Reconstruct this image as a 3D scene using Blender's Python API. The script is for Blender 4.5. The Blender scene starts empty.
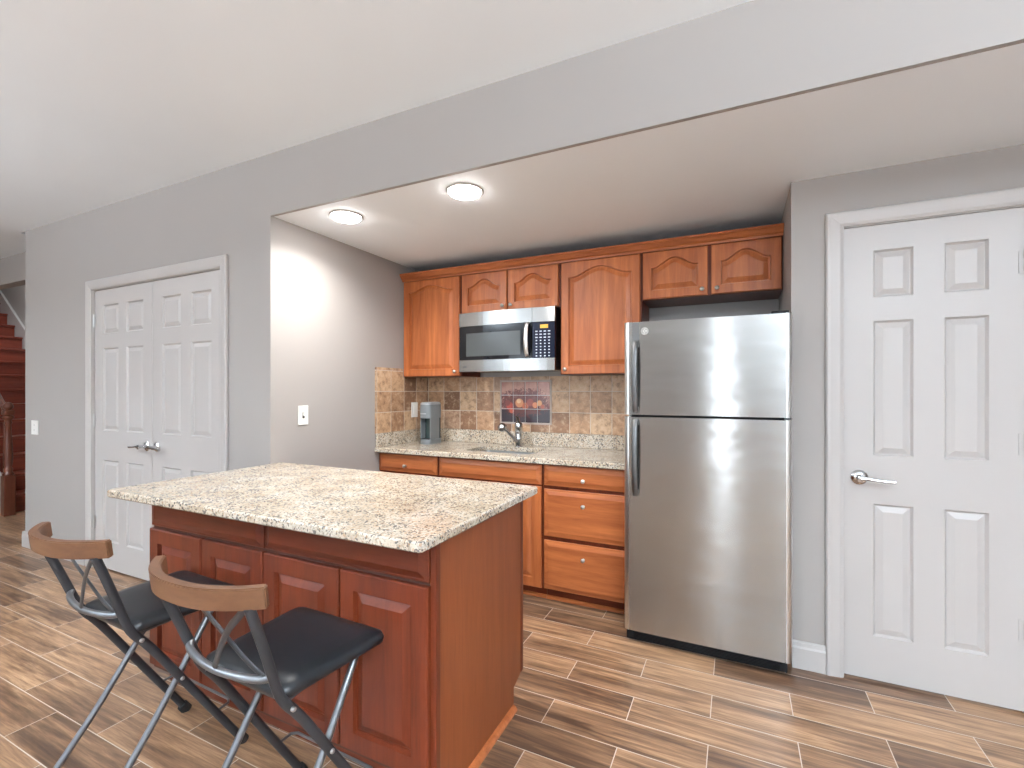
import bpy, bmesh, math, random
from mathutils import Vector, Matrix
random.seed(7)
PI = math.pi
S = bpy.context.scene
COL = S.collection

# ------------------------------------------------------------------ camera, world, light, exposure
cam_d = bpy.data.cameras.new('camera'); cam = bpy.data.objects.new('camera', cam_d); COL.objects.link(cam)
cam.location = (0, 0, 1.30); cam.rotation_euler = (PI/2, 0, math.radians(25.45))
cam_d.sensor_width = 36; cam_d.lens = 36*471/1024; cam_d.shift_y = 7/1024; cam_d.clip_start = .05
S.camera = cam
w = bpy.data.worlds.new('world'); S.world = w; w.use_nodes = True
w.node_tree.nodes['Background'].inputs[0].default_value = (.75, .85, 1, 1)
w.node_tree.nodes['Background'].inputs[1].default_value = 1.0
S.view_settings.view_transform = 'Standard'; S.view_settings.look = 'None'
S.view_settings.gamma = 1; S.view_settings.use_curve_mapping = False
S.view_settings.exposure = 0.06

def area(name, loc, rot, power, size, color=(1, 1, 1), sy=None, spread=None, disk=False):
    d = bpy.data.lights.new(name, 'AREA'); d.energy = power; d.color = color; d.size = size
    if disk: d.shape = 'DISK'
    elif sy: d.shape = 'RECTANGLE'; d.size_y = sy
    if spread: d.spread = math.radians(spread)
    o = bpy.data.objects.new(name, d); COL.objects.link(o); o.location = loc; o.rotation_euler = rot
    return o
CEIL, SOF = 2.64, 2.29
YM, YR, YB = 1.814, 2.586, 3.30           # main wall, wall with right door, kitchenette back wall
XN, XR = -2.372, .236                     # recess left and right side
STAIR_FILL_CAN = (-8.3, 2.6, 3.7)
NICHE_CANS = [(-1.99, 2.0), (-1.21, 2.0)]
ROOM_CANS = [(.75, -.6), (-1.35, -.35), (-2.8, -.35), (-4.3, -.1), (-5.6, .7), (1.9, .3), (.95, -2.6), (-2.7, -2.6), (1.6, -2.6), (-5.6, -2.6), (-8.2, .2), (-8.2, -2)]
WARM = (1, .99, .97); NEUT = (.88, .95, 1)
for x, y in NICHE_CANS: area('niche_lamp', (x, y, SOF-.030), (0, 0, 0), 13, .12, WARM, disk=True, spread=150)
for x, y in ROOM_CANS: area('room_lamp', (x, y, CEIL-.030), (0, 0, 0), 4.5, .13, NEUT, disk=True, spread=125)
area('stair_fill', (STAIR_FILL_CAN[0], STAIR_FILL_CAN[1], STAIR_FILL_CAN[2]-.030), (0, 0, 0), 30, .13, NEUT, disk=True)  # unseen lamp added to brighten the stairs
# soft fill from unseen windows added in the rear wall; narrow one streaks the refrigerator
FILL_WINS = [(-4.7, -2.5, .5), (-.24, -.10, .3), (1.1, 2.8, .5)]
for a, c, z in FILL_WINS: area('window_fill', ((a+c)/2, -4.42, (z+2.2)/2), (PI/2, 0, 0), 30*(c-a) if c-a > 1 else 20, c-a, (.82, .92, 1), sy=2.2-z)
# two made-up torchieres behind the camera, added as ceiling fill
FILL_TORCH = [(1.5, -1.3), (-4.2, -1.9)]
for x, y in FILL_TORCH: area('fill_uplight', (x, y, 1.80), (PI, 0, 0), 560 if x > 0 else 400, .34, (.80, .905, 1), disk=True, spread=170)

# ------------------------------------------------------------------ mesh helpers
def inset(poly, d):
    """miter offset of a counter-clockwise polygon, inwards"""
    n = len(poly); out = []
    for i in range(n):
        a, b, c = Vector(poly[i-1]), Vector(poly[i]), Vector(poly[(i+1) % n])
        u, v = (b-a).normalized(), (c-b).normalized()
        n1, n2 = Vector((-u.y, u.x)), Vector((-v.y, v.x))
        m = (n1+n2)
        m = m/max(.3, m.dot(n1)) if m.length > 1e-6 else n1
        out.append((b.x+m.x*d, b.y+m.y*d))
    return out
def rect(a0, a1, b0, b1): return [(a0, b0), (a1, b0), (a1, b1), (a0, b1)]
class MB:
    def __init__(s): s.bm = bmesh.new(); s.smooth = False
    def box(s, x0, x1, y0, y1, z0, z1, bev=0, seg=2):
        b = bmesh.new()
        bmesh.ops.create_cube(b, size=1)
        bmesh.ops.scale(b, vec=(abs(x1-x0), abs(y1-y0), abs(z1-z0)), verts=b.verts)
        bmesh.ops.translate(b, vec=((x0+x1)/2, (y0+y1)/2, (z0+z1)/2), verts=b.verts)
        if bev: bmesh.ops.bevel(b, geom=b.edges[:], offset=bev, segments=seg, profile=.5, affect='EDGES')
        s.add(b); return s
    def add(s, b, mat=None):
        if mat is not None: bmesh.ops.transform(b, matrix=mat, verts=b.verts)
        m = bpy.data.meshes.new('tmp'); b.to_mesh(m); b.free(); s.bm.from_mesh(m); bpy.data.meshes.remove(m)
    def rings(s, rings, cap0=True, cap1=True, closed=True):
        bm = s.bm; vs = [[bm.verts.new(p) for p in r] for r in rings]; n = len(vs[0])
        for a, b in zip(vs, vs[1:]):
            for i in range(n if closed else n-1):
                j = (i+1) % n; bm.faces.new((a[i], a[j], b[j], b[i]))
        if cap0: bm.faces.new(vs[0][::-1])
        if cap1: bm.faces.new(vs[-1])
        return s
    def prism(s, poly, axis, c0, c1, bev=0):
        """poly in the plane across the axis ('x': (y,z), 'y': (x,z), 'z': (x,y))"""
        f = {'x': lambda p, c: (c, p[0], p[1]), 'y': lambda p, c: (p[0], c, p[1]), 'z': lambda p, c: (p[0], p[1], c)}[axis]
        b = bmesh.new(); A = [b.verts.new(f(p, c0)) for p in poly]; B = [b.verts.new(f(p, c1)) for p in poly]; n = len(poly)
        b.faces.new(A[::-1]); b.faces.new(B)
        for i in range(n): b.faces.new((A[i], A[(i+1) % n], B[(i+1) % n], B[i]))
        bmesh.ops.recalc_face_normals(b, faces=b.faces)
        if bev: bmesh.ops.bevel(b, geom=b.edges[:], offset=bev, segments=2, profile=.5, affect='EDGES')
        s.add(b); return s
    def lathe(s, prof, origin, axis='z', n=20, sc=(1, 1)):
        """prof: list of (radius, height along the axis)"""
        ox, oy, oz = origin; R = []
        for r, h in prof:
            ring = []
            for k in range(n):
                a = 2*PI*k/n; c, d = r*math.cos(a)*sc[0], r*math.sin(a)*sc[1]
                ring.append({'z': (ox+c, oy+d, oz+h), 'y': (ox+c, oy+h, oz+d), 'x': (ox+h, oy+c, oz+d)}[axis])
            R.append(ring)
        s.smooth = True
        return s.rings(R)
    def tube(s, pts, r, n=12, flat=None, up=None):
        """swept tube; flat=(a,b) gives an oval/strap cross-section (a sideways to up, b along up)"""
        P = [Vector(p) for p in pts]; R = []
        ref = Vector(up) if up else None; prev = None
        for i, p in enumerate(P):
            t = (P[min(i+1, len(P)-1)]-P[max(i-1, 0)]).normalized()
            if ref is not None: u = ref - t*ref.dot(t)
            elif prev is not None: u = prev - t*prev.dot(t)
            else:
                q = Vector((0, 0, 1)) if abs(t.z) < .9 else Vector((1, 0, 0)); u = q - t*q.dot(t)
            u.normalize(); v = t.cross(u); prev = u
            rr = r[i] if isinstance(r, (list, tuple)) else r
            a, b = flat if flat else (rr, rr)
            R.append([p+v*(a*math.cos(2*PI*k/n))+u*(b*math.sin(2*PI*k/n)) for k in range(n)])
        s.smooth = True
        return s.rings(R)
    def panel(s, outer, holes_fn=None): pass
    def build(s, name, mat, parent=None, label=None, smooth=None, angle=35):
        bm = s.bm
        bmesh.ops.recalc_face_normals(bm, faces=bm.faces)
        if parent is not None and not parent.get('_local'):
            bmesh.ops.translate(bm, vec=-Vector(parent['_base']), verts=bm.verts)
        me = bpy.data.meshes.new(name); bm.to_mesh(me); bm.free()
        o = bpy.data.objects.new(name, me); COL.objects.link(o); me.materials.append(mat)
        if smooth if smooth is not None else s.smooth:
            for p in me.polygons: p.use_smooth = True
            try: me.set_sharp_from_angle(angle=math.radians(angle))
            except Exception: pass
        if parent is not None:
            o.parent = parent
            o['_base'] = parent['_base'] if not parent.get('_local') else (0, 0, 0)
            if parent.get('_local'): o['_local'] = 1
        if label: o['label'] = label
        return o
def thing(name, base, label, cat, group=None, local=False):
    o = bpy.data.objects.new(name, None); COL.objects.link(o); o.location = base if not local else (0, 0, 0)
    o.empty_display_size = .1
    o['_base'] = tuple(base)
    if local: o['_local'] = 1
    o['label'] = label; o['category'] = cat
    if group: o['group'] = group
    return o
def tag(o, label, cat, group=None):
    o['label'] = label; o['category'] = cat
    if group: o['group'] = group
    return o
def struct(mb, name, mat):
    o = mb.build(name, mat); o['kind'] = 'structure'; o['_base'] = (0, 0, 0); return o

# ------------------------------------------------------------------ materials
def mat_new(name):
    m = bpy.data.materials.new(name); m.use_nodes = True; nt = m.node_tree
    return m, nt, nt.nodes['Principled BSDF']
def N(nt, t, **kw):
    n = nt.nodes.new(t)
    for k, v in kw.items(): setattr(n, k, v)
    return n
def L(nt, a, b): nt.links.new(a, b)
def simple(name, col, rough=.5, metal=0, emit=None, es=0, spec=None, coat=0, trans=0):
    m, nt, b = mat_new(name)
    b.inputs['Base Color'].default_value = (*col, 1); b.inputs['Roughness'].default_value = rough; b.inputs['Metallic'].default_value = metal
    if emit: b.inputs['Emission Color'].default_value = (*emit, 1); b.inputs['Emission Strength'].default_value = es
    if spec is not None: b.inputs['Specular IOR Level'].default_value = spec
    if coat: b.inputs['Coat Weight'].default_value = coat; b.inputs['Coat Roughness'].default_value = .15
    if trans: b.inputs['Transmission Weight'].default_value = trans
    return m
def coords(nt, scale=(1, 1, 1), loc=(0, 0, 0)):
    tc = N(nt, 'ShaderNodeTexCoord'); mp = N(nt, 'ShaderNodeMapping')
    mp.inputs['Scale'].default_value = scale; mp.inputs['Location'].default_value = loc
    L(nt, tc.outputs['Object'], mp.inputs['Vector']); return mp.outputs['Vector']
def noise(nt, vec, scale, detail=4, rough=.55, dist=0):
    n = N(nt, 'ShaderNodeTexNoise'); n.inputs['Scale'].default_value = scale; n.inputs['Detail'].default_value = detail
    n.inputs['Roughness'].default_value = rough; n.inputs['Distortion'].default_value = dist
    L(nt, vec, n.inputs['Vector']); return n.outputs['Fac']
def ramp(nt, fac, stops, interp='LINEAR'):
    r = N(nt, 'ShaderNodeValToRGB'); r.color_ramp.interpolation = interp; e = r.color_ramp.elements
    while len(e) < len(stops): e.new(.5)
    for i, (p, c) in enumerate(stops): e[i].position = p; e[i].color = (*c, 1) if len(c) == 3 else c
    L(nt, fac, r.inputs['Fac']); return r.outputs['Color']
def mixc(nt, fac, a, b, mode='MIX'):
    n = N(nt, 'ShaderNodeMix', data_type='RGBA', blend_type=mode)
    if isinstance(fac, (int, float)): n.inputs[0].default_value = fac
    else: L(nt, fac, n.inputs[0])
    for v, s in ((a, 6), (b, 7)):
        if isinstance(v, tuple): n.inputs[s].default_value = (*v, 1)
        else: L(nt, v, n.inputs[s])
    return n.outputs[2]
def math_(nt, op, a, b=None, c=None):
    n = N(nt, 'ShaderNodeMath', operation=op)
    for i, v in enumerate((a, b, c)):
        if v is None: continue
        if isinstance(v, (int, float)): n.inputs[i].default_value = v
        else: L(nt, v, n.inputs[i])
    return n.outputs[0]
def bump(nt, b, h, strength=.2, dist=.01):
    n = N(nt, 'ShaderNodeBump'); n.inputs['Strength'].default_value = strength; n.inputs['Distance'].default_value = dist
    L(nt, h, n.inputs['Height']); L(nt, n.outputs['Normal'], b.inputs['Normal'])

def paint(name, col, rough=.6, tex=.08):
    m, nt, b = mat_new(name); v = coords(nt)
    n = noise(nt, v, 1.3, 2)
    L(nt, mixc(nt, n, tuple(c*.97 for c in col), tuple(min(1, c*1.03) for c in col)), b.inputs['Base Color'])
    b.inputs['Roughness'].default_value = rough
    bump(nt, b, noise(nt, v, 260, 2), tex, .002); return m
def wood(name, dark, light, axis='z', rough=.38, coat=.10, streak=1.0):
    m, nt, b = mat_new(name)
    sc = {'z': (22, 22, 1.6), 'x': (1.6, 22, 22), 'y': (22, 1.6, 22)}[axis]
    v = coords(nt, sc)
    g = noise(nt, v, 1.0, 8, .62, .6)
    big = noise(nt, coords(nt, tuple(c*.16 for c in sc)), 1.0, 3, .5, .3)
    f = math_(nt, 'ADD', math_(nt, 'MULTIPLY', g, .6*streak), math_(nt, 'MULTIPLY', big, 1-.6*streak))
    c = ramp(nt, f, [(.28, dark), (.5, tuple((a+c_)/2 for a, c_ in zip(dark, light))), (.72, light)])
    fine = noise(nt, coords(nt, tuple(c_*6 for c_ in sc)), 1.0, 3)
    c = mixc(nt, math_(nt, 'MULTIPLY', ramp(nt, fine, [(.3, (1, 1, 1)), (.5, (0, 0, 0))]), .16), c, tuple(q*.5 for q in dark))
    L(nt, c, b.inputs['Base Color'])
    b.inputs['Roughness'].default_value = rough; b.inputs['Specular IOR Level'].default_value = .32; b.inputs['Coat Weight'].default_value = coat*.6; b.inputs['Coat Roughness'].default_value = .2
    bump(nt, b, fine, .04, .002); return m
def granite(name):
    m, nt, b = mat_new(name); v = coords(nt)
    vd = N(nt, 'ShaderNodeVectorMath', operation='ADD')
    nz = N(nt, 'ShaderNodeTexNoise'); nz.inputs['Scale'].default_value = 30; L(nt, v, nz.inputs['Vector'])
    scv = N(nt, 'ShaderNodeVectorMath', operation='SCALE'); scv.inputs['Scale'].default_value = .02; L(nt, nz.outputs['Color'], scv.inputs[0])
    L(nt, v, vd.inputs[0]); L(nt, scv.outputs[0], vd.inputs[1]); v2 = vd.outputs[0]
    c = ramp(nt, noise(nt, v2, 7, 4, .6), [(.32, (.47, .385, .285)), (.5, (.58, .505, .40)), (.68, (.66, .62, .54))])
    n1 = noise(nt, v2, 110, 5, .7)
    c = mixc(nt, ramp(nt, n1, [(.47, (0, 0, 0)), (.66, (1, 1, 1))]), c, (.31, .245, .185))
    n2 = noise(nt, v2, 85, 3, .75)
    c = mixc(nt, ramp(nt, n2, [(.30, (.8, .8, .8)), (.42, (0, 0, 0))]), c, (.76, .71, .63))
    vo = N(nt, 'ShaderNodeTexVoronoi', feature='F1'); vo.inputs['Scale'].default_value = 170; L(nt, v2, vo.inputs['Vector'])
    sx = N(nt, 'ShaderNodeSeparateColor'); L(nt, vo.outputs['Color'], sx.inputs[0])
    dens = ramp(nt, noise(nt, v, 11, 3), [(.35, (.08, .08, .08)), (.7, (.38, .38, .38))])
    k = math_(nt, 'LESS_THAN', sx.outputs[0], dens)
    c = mixc(nt, math_(nt, 'MULTIPLY', k, .85), c, (.09, .085, .085))
    k2 = math_(nt, 'GREATER_THAN', sx.outputs[1], .9)
    c = mixc(nt, math_(nt, 'MULTIPLY', k2, .6), c, (.45, .27, .15))
    L(nt, c, b.inputs['Base Color']); b.inputs['Roughness'].default_value = .13; b.inputs['Specular IOR Level'].default_value = .5
    return m
def steel(name, col=(.62, .62, .61), rough=.3, an=.85, wavy=False):
    m, nt, b = mat_new(name); v = coords(nt, (3, 3, 900))
    n = noise(nt, v, 1, 3)
    L(nt, mixc(nt, n, tuple(c*.9 for c in col), tuple(min(1, c*1.08) for c in col)), b.inputs['Base Color'])
    b.inputs['Metallic'].default_value = 1; b.inputs['Roughness'].default_value = rough
    b.inputs['Anisotropic'].default_value = an; b.inputs['Anisotropic Rotation'].default_value = .25
    t = N(nt, 'ShaderNodeTangent', direction_type='RADIAL', axis='Z'); L(nt, t.outputs[0], b.inputs['Tangent'])
    if wavy: bump(nt, b, noise(nt, coords(nt, (2.5, 2.5, 6)), 1, 2), .5, .006)
    return m
def floor_mat():
    m, nt, b = mat_new('plank_tile'); tc = N(nt, 'ShaderNodeTexCoord'); sp = N(nt, 'ShaderNodeSeparateXYZ'); L(nt, tc.outputs['Object'], sp.inputs[0])
    X, Y = sp.outputs[0], sp.outputs[1]
    RH, RW = .1565, .598
    yr = math_(nt, 'DIVIDE', math_(nt, 'SUBTRACT', Y, 2.342-40*RH), RH)
    row = math_(nt, 'FLOOR', yr); fy = math_(nt, 'FRACT', yr)
    odd = math_(nt, 'MODULO', row, 2.0)       # row 40 (y from 2.342) is even: joints at .505
    xs = math_(nt, 'DIVIDE', math_(nt, 'ADD', math_(nt, 'SUBTRACT', X, .505-40*RW), math_(nt, 'MULTIPLY', odd, RW/2)), RW)
    colm = math_(nt, 'FLOOR', xs); fx = math_(nt, 'FRACT', xs)
    gw = .0022
    def edge(f, size):
        d = math_(nt, 'MULTIPLY', math_(nt, 'MINIMUM', f, math_(nt, 'SUBTRACT', 1.0, f)), size)
        return math_(nt, 'LESS_THAN', d, gw*.75)
    grout = math_(nt, 'MAXIMUM', edge(fx, RW), edge(fy, RH))
    cb = N(nt, 'ShaderNodeCombineXYZ'); L(nt, colm, cb.inputs[0]); L(nt, row, cb.inputs[1])
    wn = N(nt, 'ShaderNodeTexWhiteNoise', noise_dimensions='3D'); L(nt, cb.outputs[0], wn.inputs['Vector'])
    # shift the grain for each plank
    off = N(nt, 'ShaderNodeVectorMath', operation='SCALE'); off.inputs['Scale'].default_value = 13; L(nt, wn.outputs['Color'], off.inputs[0])
    ad = N(nt, 'ShaderNodeVectorMath', operation='ADD'); L(nt, tc.outputs['Object'], ad.inputs[0]); L(nt, off.outputs[0], ad.inputs[1])
    mp = N(nt, 'ShaderNodeMapping'); mp.inputs['Scale'].default_value = (2.6, 42, 1); L(nt, ad.outputs[0], mp.inputs['Vector'])
    g = noise(nt, mp.outputs[0], 1.0, 7, .62, .5)
    mp2 = N(nt, 'ShaderNodeMapping'); mp2.inputs['Scale'].default_value = (1.4, 11, 1); L(nt, ad.outputs[0], mp2.inputs['Vector'])
    g2 = noise(nt, mp2.outputs[0], 1.0, 4, .55, .9)
    f = math_(nt, 'ADD', math_(nt, 'MULTIPLY', g, .62), math_(nt, 'MULTIPLY', g2, .38))
    f = math_(nt, 'ADD', f, math_(nt, 'MULTIPLY', math_(nt, 'SUBTRACT', wn.outputs['Value'], .5), .14))
    c = ramp(nt, f, [(.28, (.050, .026, .016)), (.41, (.125, .068, .040)), (.52, (.28, .158, .088)), (.63, (.46, .275, .155)), (.74, (.60, .39, .235))])
    mp3 = N(nt, 'ShaderNodeMapping'); mp3.inputs['Scale'].default_value = (9, 210, 1); L(nt, ad.outputs[0], mp3.inputs['Vector'])
    g3 = noise(nt, mp3.outputs[0], 1.0, 4, .7)
    c = mixc(nt, math_(nt, 'MULTIPLY', ramp(nt, g3, [(.38, (1, 1, 1)), (.56, (0, 0, 0))]), .38), c, (.10, .055, .033))
    c = mixc(nt, grout, c, (.58, .50, .43))
    L(nt, c, b.inputs['Base Color'])
    L(nt, math_(nt, 'ADD', .30, math_(nt, 'MULTIPLY', grout, .4)), b.inputs['Roughness'])
    bump(nt, b, math_(nt, 'SUBTRACT', math_(nt, 'MULTIPLY', g, .25), grout), .25, .003)
    return m
def travertine(name, axis):
    """6 inch tumbled stone tiles; axis: which object axis runs sideways"""
    m, nt, b = mat_new(name); tc = N(nt, 'ShaderNodeTexCoord'); sp = N(nt, 'ShaderNodeSeparateXYZ'); L(nt, tc.outputs['Object'], sp.inputs[0])
    U, V = sp.outputs[0 if axis == 'x' else 1], sp.outputs[2]
    T = .156
    u = math_(nt, 'DIVIDE', math_(nt, 'SUBTRACT', U, -30*T), T); v = math_(nt, 'DIVIDE', math_(nt, 'ADD', V, 30*T), T)
    fu, fv = math_(nt, 'FRACT', u), math_(nt, 'FRACT', v); cu, cv = math_(nt, 'FLOOR', u), math_(nt, 'FLOOR', v)
    def edge(f): return math_(nt, 'MULTIPLY', math_(nt, 'MINIMUM', f, math_(nt, 'SUBTRACT', 1.0, f)), T)
    d = math_(nt, 'MINIMUM', edge(fu), edge(fv)); grout = math_(nt, 'LESS_THAN', d, .0022)
    cb = N(nt, 'ShaderNodeCombineXYZ'); L(nt, cu, cb.inputs[0]); L(nt, cv, cb.inputs[1])
    wn = N(nt, 'ShaderNodeTexWhiteNoise', noise_dimensions='3D'); L(nt, cb.outputs[0], wn.inputs['Vector'])
    base = ramp(nt, wn.outputs['Value'], [(.0, (.19, .095, .052)), (.25, (.35, .19, .105)), (.5, (.48, .29, .165)), (.75, (.58, .39, .24)), (1, (.34, .215, .145))])
    off = N(nt, 'ShaderNodeVectorMath', operation='SCALE'); off.inputs['Scale'].default_value = 9; L(nt, wn.outputs['Color'], off.inputs[0])
    ad = N(nt, 'ShaderNodeVectorMath', operation='ADD'); L(nt, tc.outputs['Object'], ad.inputs[0]); L(nt, off.outputs[0], ad.inputs[1])
    n = noise(nt, ad.outputs[0], 22, 8, .75, .25)
    c = mixc(nt, ramp(nt, n, [(.34, (.85, .85, .85)), (.50, (0, 0, 0))]), base, (.17, .095, .055))
    c = mixc(nt, ramp(nt, n, [(.52, (0, 0, 0)), (.72, (1, 1, 1))]), c, (.66, .50, .35))
    c = mixc(nt, grout, c, (.60, .52, .43))
    L(nt, c, b.inputs['Base Color']); b.inputs['Roughness'].default_value = .42
    h = math_(nt, 'ADD', math_(nt, 'MULTIPLY', n, .3), math_(nt, 'MINIMUM', math_(nt, 'DIVIDE', d, .006), 1.0))
    bump(nt, b, h, .5, .003); return m

M = {}
M['wall'] = paint('wall_paint', (.345, .320, .302))
M['ceil'] = paint('ceiling_paint', (.82, .86, .89), .75)
M['ceil_lit'] = paint('recess_ceiling_brightened', (.88, .93, .97), .75)  # same ceiling paint, lightened and blued to stand in for bounced light
M['white'] = paint('white_trim_paint', (.475, .45, .435), .34, .03)
M['cherry'] = wood('cherry_wood', (.19, .042, .012), (.58, .185, .058))
M['cherry_x'] = wood('cherry_wood_sideways', (.19, .042, .012), (.58, .185, .058), 'x')
M['isl'] = wood('cherry_wood_shaded', (.045, .008, .004), (.19, .036, .012))  # same cherry stain, darkened to carry shade on island and cabinet boxes
M['isl_x'] = wood('cherry_wood_shaded_sideways', (.045, .008, .004), (.19, .036, .012), 'x')
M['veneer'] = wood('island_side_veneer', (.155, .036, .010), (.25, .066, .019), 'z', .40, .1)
M['gap_shade'] = simple('reveal_shade', (.055, .018, .010), .6)  # cherry face frame darkened to stand for shade in the door gaps
M['granite'] = granite('granite')
M['steel'] = steel('brushed_steel', (.42, .42, .41), .23, .93, True)
M['steel_mw'] = steel('microwave_steel', (.33, .33, .325), .24, .75)
M['steel_edge'] = steel('steel_end_cap', (.74, .74, .735), .30, .3)
M['steel_handle'] = steel('handle_steel', (.15, .15, .15), .42, .1)
M['nickel'] = simple('satin_nickel', (.52, .50, .47), .3, 1)
M['chrome'] = simple('chrome', (.62, .62, .63), .12, 1)
M['black'] = simple('black_plastic', (.008, .008, .009), .5, spec=.2)
M['blackglass'] = simple('black_glass', (.008, .008, .010), .08, spec=.3)
M['mw_window'] = simple('microwave_window', (.060, .065, .065), .2, spec=.35)
M['navy'] = simple('control_panel_glass', (.006, .009, .024), .2, spec=.25)
M['amber'] = simple('amber_display', (.5, .26, .02), .4, emit=(1, .55, .05), es=.35)
M['key'] = simple('key_print', (.55, .58, .66), .5)
M['plate'] = simple('white_switch_plastic', (.80, .79, .76), .35)
M['slot'] = simple('outlet_slot', (.05, .05, .05), .5)
M['lamp'] = simple('lamp_lens', (1, 1, 1), .5, emit=(1, .98, .95), es=60)
M['floor'] = floor_mat()
M['trav_x'] = travertine('travertine_back', 'x'); M['trav_y'] = travertine('travertine_side', 'y')
M['seat'] = simple('black_vinyl', (.010, .012, .015), .38, spec=.5)
M['frame'] = simple('dark_grey_metal', (.045, .047, .052), .38, .4)
M['frame2'] = simple('grey_tube_metal', (.16, .165, .175), .33, .7)
M['rail'] = wood('stool_rail_wood', (.085, .035, .018), (.20, .095, .045), 'x', .42, .1)
M['rubber'] = simple('rubber', (.015, .015, .016), .7)
M['stair'] = wood('stair_wood', (.10, .019, .011), (.25, .050, .026), 'y', .28, .3)
M['newel'] = wood('newel_wood', (.06, .016, .008), (.15, .042, .020), 'z', .3, .3)
M['grey_plastic'] = simple('slate_grey_plastic', (.17, .185, .195), .38)
M['grey_lid'] = simple('silver_grey_plastic', (.42, .44, .46), .28, .4)
M['tank'] = simple('smoky_cavity', (.035, .055, .055), .2)
M['grey_sink'] = simple('sink_steel', (.42, .42, .42), .3, 1)
M['mural_trim'] = simple('mural_border', (.42, .34, .29), .4)
M['hinge_metal'] = simple('hinge_metal', (.52, .51, .50), .35, .9)

# ------------------------------------------------------------------ room shell
XL, XRR, YF = -11.0, 3.0, -4.5
struct(MB().box(XL, XRR, YF, 3.5, -.1, 0), 'floor', M['floor'])
b = MB(); b.box(XL-.1, XRR+.1, YF-.1, YM+.001, CEIL, CEIL+.1); b.box(XL-.1, -5.5, YM, 2.083, CEIL, CEIL+.1)
struct(b, 'ceiling', M['ceil'])
# main wall (closet block left of the recess) with the double-door opening
DX0, DX1, DZ = -4.295, -2.805, 2.045
b = MB(); b.box(-5.385, DX0, YM, YM+.12, 0, CEIL); b.box(DX1, XN-.10, YM, YM+.12, 0, CEIL); b.box(DX0, DX1, YM, YM+.12, DZ, CEIL)
b.box(-5.385, -5.285, YM+.12, YB, 0, 3.7)
b.box(-5.385, -5.285, YM, YM+.12, CEIL, 3.7)
struct(b, 'wall_front', M['wall'])
struct(MB().box(XN-.10, XN, YM, YB+.1, 0, SOF), 'wall_recess_left', M['wall'])
struct(MB().box(XN, XR, YB, YB+.1, 0, SOF), 'wall_back', M['wall'])
# dropped ceiling above the kitchenette and right door: its face is painted like the walls
b = MB(); b.box(XN-.10, XRR+.1, YM, YM+.02, SOF, CEIL)
struct(b, 'wall_soffit', M['wall'])
struct(MB().box(XN-.10, XRR+.1, YM+.02, YB+.1, SOF, SOF+.1), 'ceiling_recess', M['ceil_lit'])
RX0, RX1, RZ = .440, 1.052, 2.045
b = MB(); b.box(XR, RX0, YR, YR+.12, 0, SOF); b.box(RX1, XRR+.1, YR, YR+.12, 0, SOF); b.box(RX0, RX1, YR, YR+.12, RZ, SOF)
b.box(XR, XR+.12, YR+.12, YB+.1, 0, SOF)
struct(b, 'wall_right_door', M['wall'])
struct(MB().box(XRR, XRR+.1, YF, YR, 0, CEIL), 'wall_right', M['wall'])
struct(MB().box(XL-.1, XL, YF, 3.3, 0, 3.7), 'wall_left', M['wall'])
b = MB()
wins = [(a, c) for a, c, z in FILL_WINS]
xs = [XL-.1] + [q for w_ in wins for q in w_] + [XRR+.1]
for i in range(0, len(xs), 2): b.box(xs[i], xs[i+1], YF-.1, YF, 0, CEIL)
for a, c, z in FILL_WINS: b.box(a, c, YF-.1, YF, 0, z); b.box(a, c, YF-.1, YF, 2.2, CEIL)
struct(b, 'wall_rear', M['wall'])
for i, (a, c, z) in enumerate(FILL_WINS):  # frames of the added, unseen windows
    b = MB()
    for x in ((a, (a+c)/2-.03, c-.06) if c-a > 1 else (a, c-.03)): b.box(x, x+(.06 if c-a > 1 else .03), YF-.09, YF-.03, z, 2.2)
    b.box(a, c, YF-.09, YF-.03, z, z+.06); b.box(a, c, YF-.09, YF-.03, 2.14, 2.2)
    struct(b, 'window_%d' % (i+1), M['white'])
# stairwell
struct(MB().box(XL, -5.385, 3.2, 3.3, 0, 3.7), 'wall_stairwell', M['wall'])
struct(MB().box(XL, -5.385, 2.083, 3.3, 3.7, 3.8), 'ceiling_stairwell', M['ceil'])
b = MB(); b.box(XL, -5.385, 2.083, 2.18, 2.372, 3.7); struct(b, 'wall_stair_header', M['wall'])

# baseboards
def base_y(name, x0, x1, y, h=.125):
    return struct(MB().prism([(y-.002, 0), (y-.018, 0), (y-.018, h-.03), (y-.012, h-.022), (y-.010, h-.006), (y-.004, h), (y-.002, h)], 'x', x0, x1), name, M['white'])
base_y('baseboard_front', -5.40, -4.385, YM)
base_y('baseboard_front_middle', -2.735, XN-.002, YM)
base_y('baseboard_right', XR+.002, .372, YR)
b = MB(); b.box(-5.402, -5.387, YM-.016, 3.19, 0, .125, .003); struct(b, 'baseboard_end', M['white'])

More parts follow.
